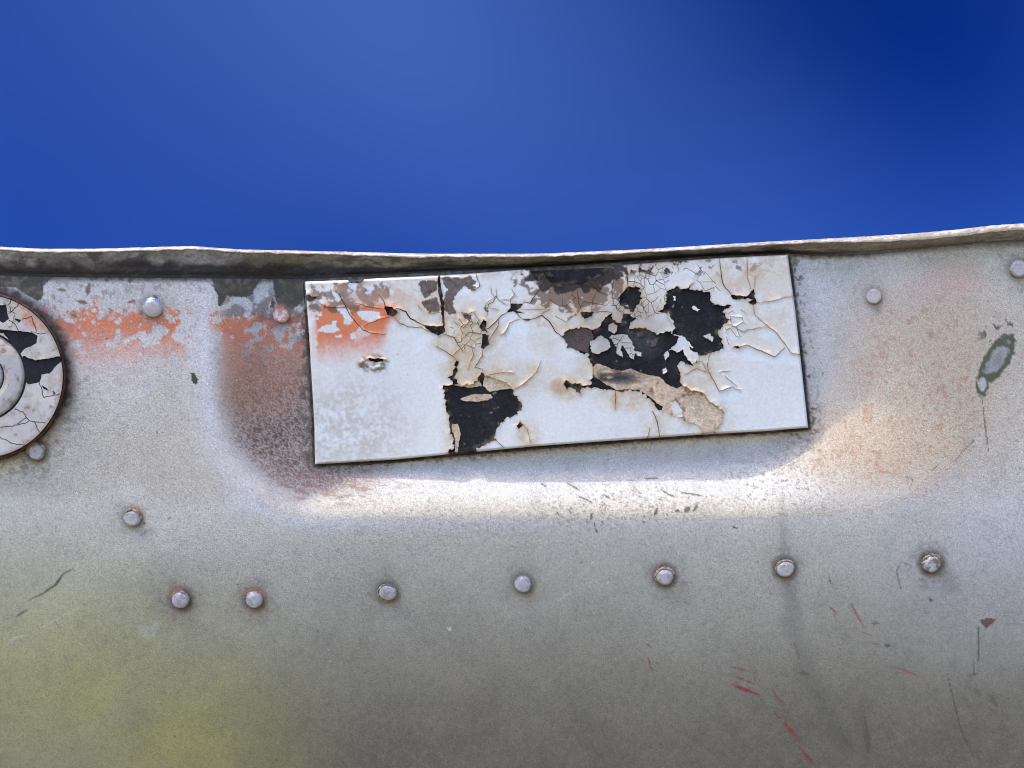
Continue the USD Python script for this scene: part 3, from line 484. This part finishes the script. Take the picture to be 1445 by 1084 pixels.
RY = np.array([r[0] for r in rows]); RZ = np.array([np.broadcast_to(r[1], xr.shape) for r in rows])
# finer rows by interpolation
tt = np.arange(len(rows)); tf = np.concatenate([np.linspace(0, 11, 60), [12, 13, 14]])
def resample(A): return np.stack([np.interp(tf, tt, A[:, k]) for k in range(A.shape[1])], 1)
RY, RZ = resample(RY), resample(RZ)
XR = np.broadcast_to(xr, RY.shape); tR = np.broadcast_to(tf[:, None], RY.shape).ravel()
i = np.arange(RY.size).reshape(RY.shape)
rq = np.stack([i[:-1, :-1], i[:-1, 1:], i[1:, 1:], i[1:, :-1]], -1).reshape(-1, 4)
def rim_color():
    x, t, y = XR.ravel().astype(float), tR, RY.ravel()
    n1, n2, n3 = fb(x, t * 9, 60, 1, 4, 45), fb(x, t * 9, 16, 2, 4, 22), fb(x, t * 9, 5, 3, 3)
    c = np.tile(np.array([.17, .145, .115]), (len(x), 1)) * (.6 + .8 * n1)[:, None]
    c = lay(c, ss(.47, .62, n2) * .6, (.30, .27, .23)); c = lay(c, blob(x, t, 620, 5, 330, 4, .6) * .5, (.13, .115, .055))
    c = lay(c, ss(5., 2.6, t + 5 * (n1 - .5) + 3 * (n2 - .5)), (.014, .012, .011)); c = lay(c, ss(.57, .62, fb(x, t * 9, 26, 4, 5, 20)) * .7, (.035, .03, .025))  # gap shade painted black near the crease, then dark blotches
    c = lay(c, ss(4., 2.8, t + 1.2 * (n2 - .5)) * ss(180, 300, x) * ss(1180, 1110, x), (.012, .011, .010))  # shadow between rim and plate, painted in
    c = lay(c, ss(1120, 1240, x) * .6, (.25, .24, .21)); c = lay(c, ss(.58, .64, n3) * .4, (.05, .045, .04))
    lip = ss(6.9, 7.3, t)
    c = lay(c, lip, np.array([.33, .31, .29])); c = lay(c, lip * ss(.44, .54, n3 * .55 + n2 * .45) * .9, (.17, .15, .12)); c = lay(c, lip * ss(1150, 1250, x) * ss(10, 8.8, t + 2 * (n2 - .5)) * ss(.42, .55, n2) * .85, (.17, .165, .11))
    return c
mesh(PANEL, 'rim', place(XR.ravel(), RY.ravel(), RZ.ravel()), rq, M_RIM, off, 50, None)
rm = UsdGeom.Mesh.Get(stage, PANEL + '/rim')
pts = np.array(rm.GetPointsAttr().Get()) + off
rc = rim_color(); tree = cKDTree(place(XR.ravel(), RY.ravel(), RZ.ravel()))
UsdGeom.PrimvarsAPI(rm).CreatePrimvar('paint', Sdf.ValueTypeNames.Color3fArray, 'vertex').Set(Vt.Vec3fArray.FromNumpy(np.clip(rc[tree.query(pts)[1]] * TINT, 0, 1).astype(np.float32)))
keys(rm.GetPrim(), label='curled rim with bright worn lip and dirty underside, gap shade painted in')

def frame_at(px, py, lift=0.):
    n = sheet_normal(px, py); a = np.cross([0, 1., 0], n); a /= np.linalg.norm(a)
    return np.stack([a, np.cross(n, a), n]), place(px, py, sheet(px, py) + lift)
def dense(profile, n):
    pr = np.array(profile, float); s = np.r_[0, np.cumsum(np.linalg.norm(np.diff(pr, axis=0), axis=1))]; t = np.linspace(0, s[-1], n)
    return np.stack([np.interp(t, s, pr[:, 0]), np.interp(t, s, pr[:, 1])], 1)
def lathe(profile, sections=40):
    m = trimesh.creation.revolve(np.array(profile, float), sections=sections)
    return np.array(m.vertices), np.array(m.faces)
M_SPOT = usdkit.material(stage, '/World/Looks/spotted_rivet', {'t': ('texture_coordinate', {}), 'n': ('noise_texture', {'scale': 1100., 'detail': 2.}), 'r': ('rgb_ramp', {'ramp': [(.50, (.56, .25, .15)), (.56, (.56, .54, .52))]}), 'p': ('principled_bsdf', {'roughness': .5})}, [('t.object', 'n.vector'), ('n.fac', 'r.fac'), ('r.color', 'p.base_color')], surface='p.BSDF')
M_CHROME = paint_material('bright_rivet', .24, .04, 1200., .12, 900., .7, base=(.60, .60, .63))
for k, (px, py, rr, lab) in enumerate(RIVETS):
    A, p0 = frame_at(px, py); g = np.random.default_rng(300 + k)
    h = rr * (g.uniform(.34, .56) if k else .42)
    prof = [(0, h), (.30, h * 1.005), (.62, h * .985), (.74, h * .93), (.85, h * .76), (.95, h * .40), (1., h * .12), (1., -3)] if k else [(0, h), (.3, h * .96), (.55, h * .84), (.78, h * .6), (.93, h * .3), (1., 0), (1., -3)]
    v, f = lathe(dense([(a * rr, b) for a, b in prof], 26), 48)
    ang = np.arctan2(v[:, 1], v[:, 0]); v[:, :2] *= (1 + .025 * np.sin(2 * ang + g.uniform(0, 6)) + .02 * np.sin(3 * ang + g.uniform(0, 6)))[:, None]
    v[:, 2] += np.where(v[:, 2] > 1, .045 * (v[:, 0] * g.uniform(-1, 1) + v[:, 1] * g.uniform(-1, 1)) + .35 * (meshkit.noise(np.c_[v / 4, ] + k * 7) - .5), 0)
    def rivet_color(x, y, z):
        q = np.hypot(x - px, y - py) / rr; n1, n2, n3 = fb(x, y, 14, 200 + k), fb(x, y, 5, 220 + k), fb(x, y, 2.2, 240 + k, 2)
        c = np.tile(np.array([.45, .44, .425]), (len(x), 1)) * (.8 + .4 * n1)[:, None]
        c = lay(c, ss(.50, .62, n2) * .5, (.25, .22, .19)); c = lay(c, ss(.62, .68, n3) * .5, (.55, .54, .52))
        c = lay(c, ss(.84, 1.02, q + .4 * (n2 - .5)) * .7, (.17, .15, .12)); c = lay(c, ss(.74, .9, q) * ss(.45, .55, n1) * ss(-2, 6, py - y) * .6, (.50, .42, .28))
        return lay(c, ss(.42, .56, n2 * .6 + n3 * .4) * .9, (.16, .14, .095)) if k == 10 else c
    mt = {0: M_CHROME, 1: M_SPOT}.get(k, M_RIVET)
    rp = mesh(PANEL, 'rivet', (v * S) @ A + p0, f, mt, off, 32, None if k < 2 else rivet_color, lab)
    if k in (2, 3, 4, 6, 8, 9, 10, 12):           # old paint left standing round the head
        a0, sp = math.radians(g.uniform(20, 70)), math.radians(g.uniform(90, 240)); n = 44
        th = a0 - .5 + np.linspace(0, sp, n); tube = np.linspace(0, 2 * math.pi, 8, endpoint=False)
        wob = meshkit.fbm(np.stack([np.cos(th) * 3 + k, np.sin(th) * 3, th * 0], -1), 3, k)
        w = g.uniform(1.2, 2.4) * (np.sin(np.linspace(.05, math.pi - .05, n)) ** .5) * (.4 + 1.1 * wob)
        rad = rr + .2 + .6 * wob
        V = np.stack([np.stack([(rad + w * np.cos(q)) * np.cos(th), (rad + w * np.cos(q)) * np.sin(th), 1.2 + 1.3 * w * np.sin(q)], -1) for q in tube], 1).reshape(-1, 3)
        ii = np.arange(n * 8).reshape(n, 8); jj = np.roll(ii, -1, 1)
        fq_ = np.stack([ii[:-1], ii[1:], jj[1:], jj[:-1]], -1).reshape(-1, 4)
        mesh(rp, 'paint_ring', (V * S) @ A + p0, fq_, M_COLLAR, off, 60)

# ------------------------------------------------------------------ the plate
ZP = lambda x, y: sheet(780, 520) + 8 - .185 * (y - 520) + -.009 * (x - 780) + 1.2 * np.sin(x / 90.) * ss(560, 650, y)
PL, poff = thing('cracked_plate', place(790, 640, ZP(790., 640.)), 'rectangular plate with white film cracking off its black backing, under the curled rim', 'plate')
def slab(poly, z0, z1, fine, bend):
    """A flat piece cut to the outline, refined and bent; returns panel metres."""
    loops = [np.asarray(poly.exterior.coords)[:-1]] + [np.asarray(r.coords)[:-1] for r in poly.interiors]
    m = CrossSection([l for l in loops if len(l) > 2], FillRule.EvenOdd).extrude(1.)
    if fine: m = m.refine_to_length(fine)
    q = m.to_mesh(); v = np.array(q.vert_properties[:, :3], float); f = np.array(q.tri_verts)
    z = bend(v[:, 0], v[:, 1]) + z0 + (z1 - z0) * v[:, 2]
    return place(v[:, 0], v[:, 1], z), f[:, ::-1]
def film(poly, z0, z1, pitch, bend, skirt=None):
    """A thin film cut to the outline: even triangles on top, a wall round its edges; returns panel metres."""
    ring = np.vstack([np.asarray(r.segmentize(pitch).coords)[:-1] for r in [poly.exterior, *poly.interiors]])
    x0, y0, x1, y1 = poly.bounds
    gx, gy = np.meshgrid(np.arange(x0, x1, pitch), np.arange(y0, y1, pitch * .87)); gx = gx + (np.arange(len(gx)) % 2)[:, None] * pitch / 2
    q = np.stack([gx.ravel(), gy.ravel()], 1)
    q = q[shapely.contains_xy(poly, q[:, 0], q[:, 1])]
    if len(q): q = q[cKDTree(ring).query(q)[0] > pitch * .55]
    p = np.vstack([ring, q]); p = np.unique(np.round(p, 3), axis=0)
    t = Delaunay(p).simplices; m = p[t].mean(1); t = t[shapely.contains_xy(poly, m[:, 0], m[:, 1])]
    a, b, c = p[t[:, 0]], p[t[:, 1]], p[t[:, 2]]
    cr = (b - a)[:, 0] * (c - a)[:, 1] - (b - a)[:, 1] * (c - a)[:, 0]
    t = t[np.abs(cr) > 1e-6]; cr = cr[np.abs(cr) > 1e-6]; t[cr > 0] = t[cr > 0][:, ::-1]       # y runs down
    e = np.vstack([t[:, [0, 1]], t[:, [1, 2]], t[:, [2, 0]]]); k = np.sort(e, 1)
    _, inv, cnt = np.unique(k, axis=0, return_inverse=True, return_counts=True); e = e[cnt[inv.ravel()] == 1]
    z = bend(p[:, 0], p[:, 1]); n = len(p)
    top, low = place(p[:, 0], p[:, 1], z + z1), place(p[:, 0], p[:, 1], (z if skirt is None else skirt(p[:, 0], p[:, 1], z)) + z0)
    f = np.vstack([t, np.stack([e[:, 1], e[:, 0], e[:, 0] + n], 1), np.stack([e[:, 1], e[:, 0] + n, e[:, 1] + n], 1)])
    return np.vstack([top, low]), f
v, f = slab(plate_poly.buffer(-3.5, join_style=2).segmentize(12), -7, 2.2, 12, ZP)
def rubber_color(x, y, z=None):
    n1, n2, n3 = fb(x, y, 30, 101), fb(x, y, 9, 102), fb(x, y, 3.5, 103); d = crack_tree.query(np.stack([x, y], 1))[0]
    c = np.tile(np.array([.013, .013, .014]), (len(x), 1)) * (.5 + 1.2 * n2)[:, None]
    c = lay(c, ss(.45, .75, n1 * .6 + n3 * .4) * .6, (.045, .042, .038)); c = lay(c, blob(x, y, 905, 482, 26, 20, .6) * .7 * (.4 + n2), (.060, .065, .068))
    c = lay(c, ss(6, .5, d + 6 * (n3 - .5)) * ss(.50, .60, n2) * .6, (.20, .145, .085)); c = lay(c, ss(.62, .70, n3 * .5 + n2 * .5) * ss(.52, .62, n1) * .4, (.10, .08, .055))
    return lay(c, ss(.72, .75, fb(x, y, 7, 104, 5)) * .7, (.30, .25, .18))
v, f = film(plate_poly.buffer(-3.2, join_style=2), -7, 2.2, 2.2, lambda x, y: ZP(x, y) + .5 * (fb(x, y, 12, 105, 4) - .5), lambda x, y, z: z - 3)
mesh(PL, 'rubber_base', v, f, M_RUB2, poff, 30, rubber_color)
BACKS = [([(837, 518), (842, 513), (862, 520), (876, 524), (890, 520), (910, 528), (930, 532), (945, 545), (955, 548), (966, 543), (979, 549), (992, 553), (1005, 564), (1022, 578), (1022, 594), (1015, 605), (1006, 611), (991, 611), (979, 601), (958, 592), (938, 584), (934, 578), (936, 574), (926, 568), (912, 557), (903, 551), (888, 549), (871, 551), (858, 544), (840, 533), (836, 526)], tan_color),
         ([(790, 474), (797, 464), (821, 460), (835, 465), (838, 479), (832, 486), (830, 499), (818, 494), (800, 490)], dark_brown_color),
         ([(648, 563), (666, 556.5), (693, 556.5), (696, 560.6), (689.6, 564), (673, 567), (653, 565.6)], tan_color), ([(684, 530), (709.5, 537), (724, 548), (698, 551), (691, 553), (681, 544)], tan_color),
         ([(638, 598), (646, 598), (649.7, 611), (646, 637.9), (642, 637.9), (643, 621), (638, 608)], tan_color), ([(640, 543), (655, 541), (668, 543), (676, 537), (681, 545), (660, 547)], tan_color),
         ([(896, 470), (906, 468), (908, 474), (900, 476)], dark_brown_color), ([(918, 481), (930, 476), (926, 488), (918, 490)], dark_brown_color)]
for k, (p, col) in enumerate(BACKS):
    v, f = film(ragged(Polygon(p), 1.2, 70 + k), 1.8, 3.1, 1.7, ZP)
    mesh(PL, 'adhesive_layer' if col is tan_color else 'primer_layer', v, f, M_BACK, poff, 30, col)
outer_tree = edge_tree
for k, p in enumerate(flakes):
    ring_pts = np.vstack([np.asarray(r.segmentize(1.).coords) for r in [p.exterior, *p.interiors]])
    ring_pts = ring_pts[edge_tree.query(ring_pts)[0] > 2.2]
    tree = cKDTree(ring_pts) if len(ring_pts) else None
    small = p.area < 400; tilt = rng.uniform(-.03, .03, 2) * small
    cxy = p.centroid
    def bend(x, y):
        z = ZP(x, y) + 2.6
        if tree is not None:
            d = tree.query(np.stack([x, y], 1))[0]
            lift = ss(.38, .72, fb(x, y, 24, 33, 3))
            z = z + 1.2 * np.exp(-d / 4.) * lift + .35 * np.exp(-d / 2.) 
            z = z + 1.0 * np.exp(-d / 6) * (blob(x, y, 1075, 490, 40, 16, .6) + blob(x, y, 1000, 560, 30, 26, .5) + .6 * blob(x, y, 690, 460, 30, 40, .6))
        q = np.hypot((x - 529) / 20, (y - 511) / 11); z = z + 1.5 * np.exp(-((q - .65) / .3) ** 2) * (y > 505)
        z = z + .5 * (fb(x, y, 40, 34, 3) - .5) + tilt[0] * (x - cxy.x) + tilt[1] * (y - cxy.y)
        return z - 3.2 * ss(3.5, 0, edge_tree.query(np.stack([x, y], 1))[0]) ** 1.5
    pp = p.simplify(.15)
    if pp.area < 1: continue
    v, f = film(pp, 0, 1.5, 1.6, bend, lambda x, y, z: z - 5 * ss(2.5, 0, edge_tree.query(np.stack([x, y], 1))[0]))
    mesh(PL, 'film_flake', v, f, M_FLAKE, poff, 42, film_color, 'large main piece of white film' if k == 0 else None)
# dirt packed along the plate's edges
def bead(parent, pts, r, seed, mat, off, zf, name='dirt_seam'):
    c = np.asarray(LineString(pts).segmentize(2.).coords); n = len(c)
    w = meshkit.fbm(np.stack([c[:, 0] / 7, c[:, 1] / 7, np.full(n, seed + .5)], -1), 4, seed); g = meshkit.fbm(np.stack([c[:, 0] / 40, c[:, 1] / 40, np.full(n, seed + .5)], -1), 3, seed)
    w = r * np.clip((w - .28) * 2.2 + (g - .5) * 2.2, .12, 2.2); t = np.gradient(c, axis=0); t /= np.linalg.norm(t, axis=1, keepdims=True); nn = np.stack([-t[:, 1], t[:, 0]], 1)
    tube = np.linspace(0, 2 * math.pi, 7, endpoint=False); ring = []
    for q in tube:
        k = w * (1 + .6 * (meshkit.noise(np.stack([c[:, 0] / 3, c[:, 1] / 3, np.full(n, q * 3 + seed)], -1)) - .5))
        a = c + nn * (k * math.cos(q))[:, None]; ring.append(place(a[:, 0], a[:, 1], zf(c[:, 0], c[:, 1]) + 1.1 * k * math.sin(q)))
    V = np.stack(ring, 1).reshape(-1, 3); ii = np.arange(n * 7).reshape(n, 7); jj = np.roll(ii, -1, 1)
    mesh(parent, name, V, np.stack([ii[:-1], ii[1:], jj[1:], jj[:-1]], -1).reshape(-1, 4), mat, off, 60)
under = lambda x, y: np.maximum(sheet(x, y) + .5, ZP(x, y) - 5)
bead(PL, [(444, 658), (560, 651), (640, 643), (760, 632), (900, 622), (990, 616), (1080, 611), (1143, 606)], 2.6, 3, M_DIRT, poff, under)
bead(PL, [(1143, 606), (1135, 530), (1125, 440), (1114, 362)], 2.0, 4, M_DIRT, poff, under)
bead(PL, [(428, 400), (434, 480), (441, 600), (443, 656)], 2.4, 5, M_DIRT, poff, under)

# ------------------------------------------------------------------ the round disc at the left
zd = float(sheet(20, 540)) + 3
DC, doff = thing('round_disc', place(DISC[0], DISC[1], zd), 'round raised disc of crackled white film on black, beside the left frame edge', 'disc')
nd = sheet_normal(30, 560); A = np.eye(3)
def dplace(v): return place(DISC[0] + v[:, 0], DISC[1] - v[:, 1], zd + v[:, 2] + TILT * .95 * v[:, 1])
v, f = lathe([(0, 9), (112, 9), (115, 8), (116.6, 5.5), (117, 2), (117, -14)], 140)
mesh(DC, 'black_body', dplace(v), f, M_RUBBER, doff, 30)
M_RUST = paint_material('rusty_edge', .8, .5, 500., .7, 1200., base=(.10, .05, .026))
v, f = lathe([(116.8, 7.5), (118.6, 6.2), (119.6, 2), (119.4, -14), (116.5, -14), (116.8, 7.5)], 160)
ang = np.arctan2(v[:, 1], v[:, 0]); v[:, :2] *= (1 + .010 * (meshkit.fbm(np.stack([np.cos(ang) * 9, np.sin(ang) * 9, 0 * ang], -1), 4, 2) - .5))[:, None]
mesh(DC, 'rusty_edge', dplace(v), f, M_RUST, doff, 40)
def dome_color(x, y, z=None):
    n1, n2, n3 = fb(x, y, 30, 1), fb(x, y, 9, 2), fb(x, y, 3.5, 3)
    c = np.tile(np.array([.45, .425, .37]), (len(x), 1)) * (.8 + .4 * n1)[:, None]
    c = lay(c, .6 * ss(.35, .6, n1), (.40, .385, .35)); c = lay(c, ss(.5, .62, n2) * .6, (.36, .30, .22)); c = lay(c, ss(.56, .62, n3 * .6 + n2 * .4) * .6, (.12, .10, .075))
    q = np.hypot(x - DISC[0], y - DISC[1]); c = lay(c, ss(6, 1, np.abs(q - 64) + 4 * (n3 - .5)) * .7, (.13, .11, .07))
    return c
v, f = lathe(dense([(33, 12), (40, 13), (50, 12.4), (58, 11), (62.5, 8.6), (64, 6)], 26), 150)
v[:, 2] += .8 * (meshkit.fbm(v / 12, 3, 4) - .5)
mesh(DC, 'raised_ring', dplace(v), f, M_FLAKE, doff, 40, dome_color)
v, f = lathe([(0, 10.5), (22, 11), (28, 10.5), (31, 9.5), (32, 8), (32, 2)], 90)
mesh(DC, 'centre_cap', dplace(v), f, paint_material('cap_grey', .45, .15, 900., .3, 900., .3, base=(.36, .33, .35)), doff, 35)
ann = Point(DISC[0], DISC[1]).buffer(115.5, quad_segs=60).difference(Point(DISC[0], DISC[1]).buffer(64.5, quad_segs=40))
DL = [[(-30, 462), (12, 466), (45, 469), (53, 474), (51, 485), (36, 492), (28, 500), (5, 470), (-30, 470)], [(33, 502), (50, 509), (84, 503), (92, 506), (79, 517), (70, 527.6), (59, 528), (56, 540), (40, 543), (30, 532)], [(-6, 432), (8, 430), (13, 450), (4, 456), (-8, 446)], [(20, 450), (31, 451), (27, 456)], [(59, 543), (66, 548), (69, 551), (62, 549)], [(74, 551), (79, 555), (76, 557)], [(-140, 470), (-80, 460), (-92, 480), (-100, 520), (-150, 540)], [(-110, 590), (-80, 570), (-60, 600), (-90, 625)]]
DK = [[(21, 577), (33, 582), (41.5, 594), (64, 597)], [(-20, 604), (0, 603), (21, 601), (41, 595)], [(48, 595), (55, 610)], [(-10, 612), (0, 616), (17, 626), (34, 628)], [(12, 430), (20, 418), (28, 416)], [(13, 443), (24, 432), (30, 424)], [(31, 451), (44, 446), (52, 468)], [(13, 452), (22, 458), (26, 468)], [(38, 590), (24, 598)], [(56, 540), (62, 560), (84, 556)], [(-40, 420), (-36, 445), (-20, 452)], [(-60, 630), (-66, 600)]]
cutd = unary_union([ragged(Polygon(p), 1., 120 + i) for i, p in enumerate(DL)] + [LineString(np.asarray(LineString(p).segmentize(4).coords) + np.random.default_rng(i).normal(0, .5, (len(LineString(p).segmentize(4).coords), 2))).buffer(.55) for i, p in enumerate(DK)] + craquelure([(4, 425), (66, 470), (55, 472), (20, 466), (5, 458)], 17, .4, 21, .7))
def disc_color(x, y, z=None):
    n1, n2, n3 = fb(x, y, 30, 4), fb(x, y, 9, 5), fb(x, y, 3.5, 6)
    c = np.tile(np.array([.52, .50, .45]), (len(x), 1)) * (.75 + .5 * n1)[:, None]
    c = lay(c, ss(.45, .64, n2) * .6, (.40, .33, .25)); c = lay(c, ss(.60, .68, n3 * .7 + n2 * .3) * .7, (.17, .14, .11))
    o = ss(60, 0, np.abs((x - 38) * .8 - (y - 446) * .9) * 3) * ss(16, 34, x) * ss(470, 458, y) * ss(.56, .46, n2)
    c = lay(c, o * .9, (.55, .22, .12)); q = np.hypot(x - DISC[0], y - DISC[1])
    return lay(c, ss(108, 116, q + 5 * (n3 - .5)) * .6, (.25, .19, .12))
dfl = ann.difference(cutd)
dz = lambda x, y: zd + 9.3 + TILT * .95 * (DISC[1] - y) + 1.2 * (fb(x, y, 18, 7, 3) - .5)
for p in sorted(getattr(dfl, 'geoms', [dfl]), key=lambda p: -p.area):
    if p.area < 3: continue
    v, f = film(p.simplify(.12), 0, 1.4, 1.8, dz)
    mesh(DC, 'film_flake', v, f, M_FLAKE, doff, 42, disc_color)
dring = [(DISC[0] + 119.5 * math.cos(a), DISC[1] + 119.5 * math.sin(a)) for a in np.linspace(-1.4, 1.4, 90)]
bead(DC, dring, 2.6, 8, M_DIRT, doff, lambda x, y: sheet(x, y) + .8)
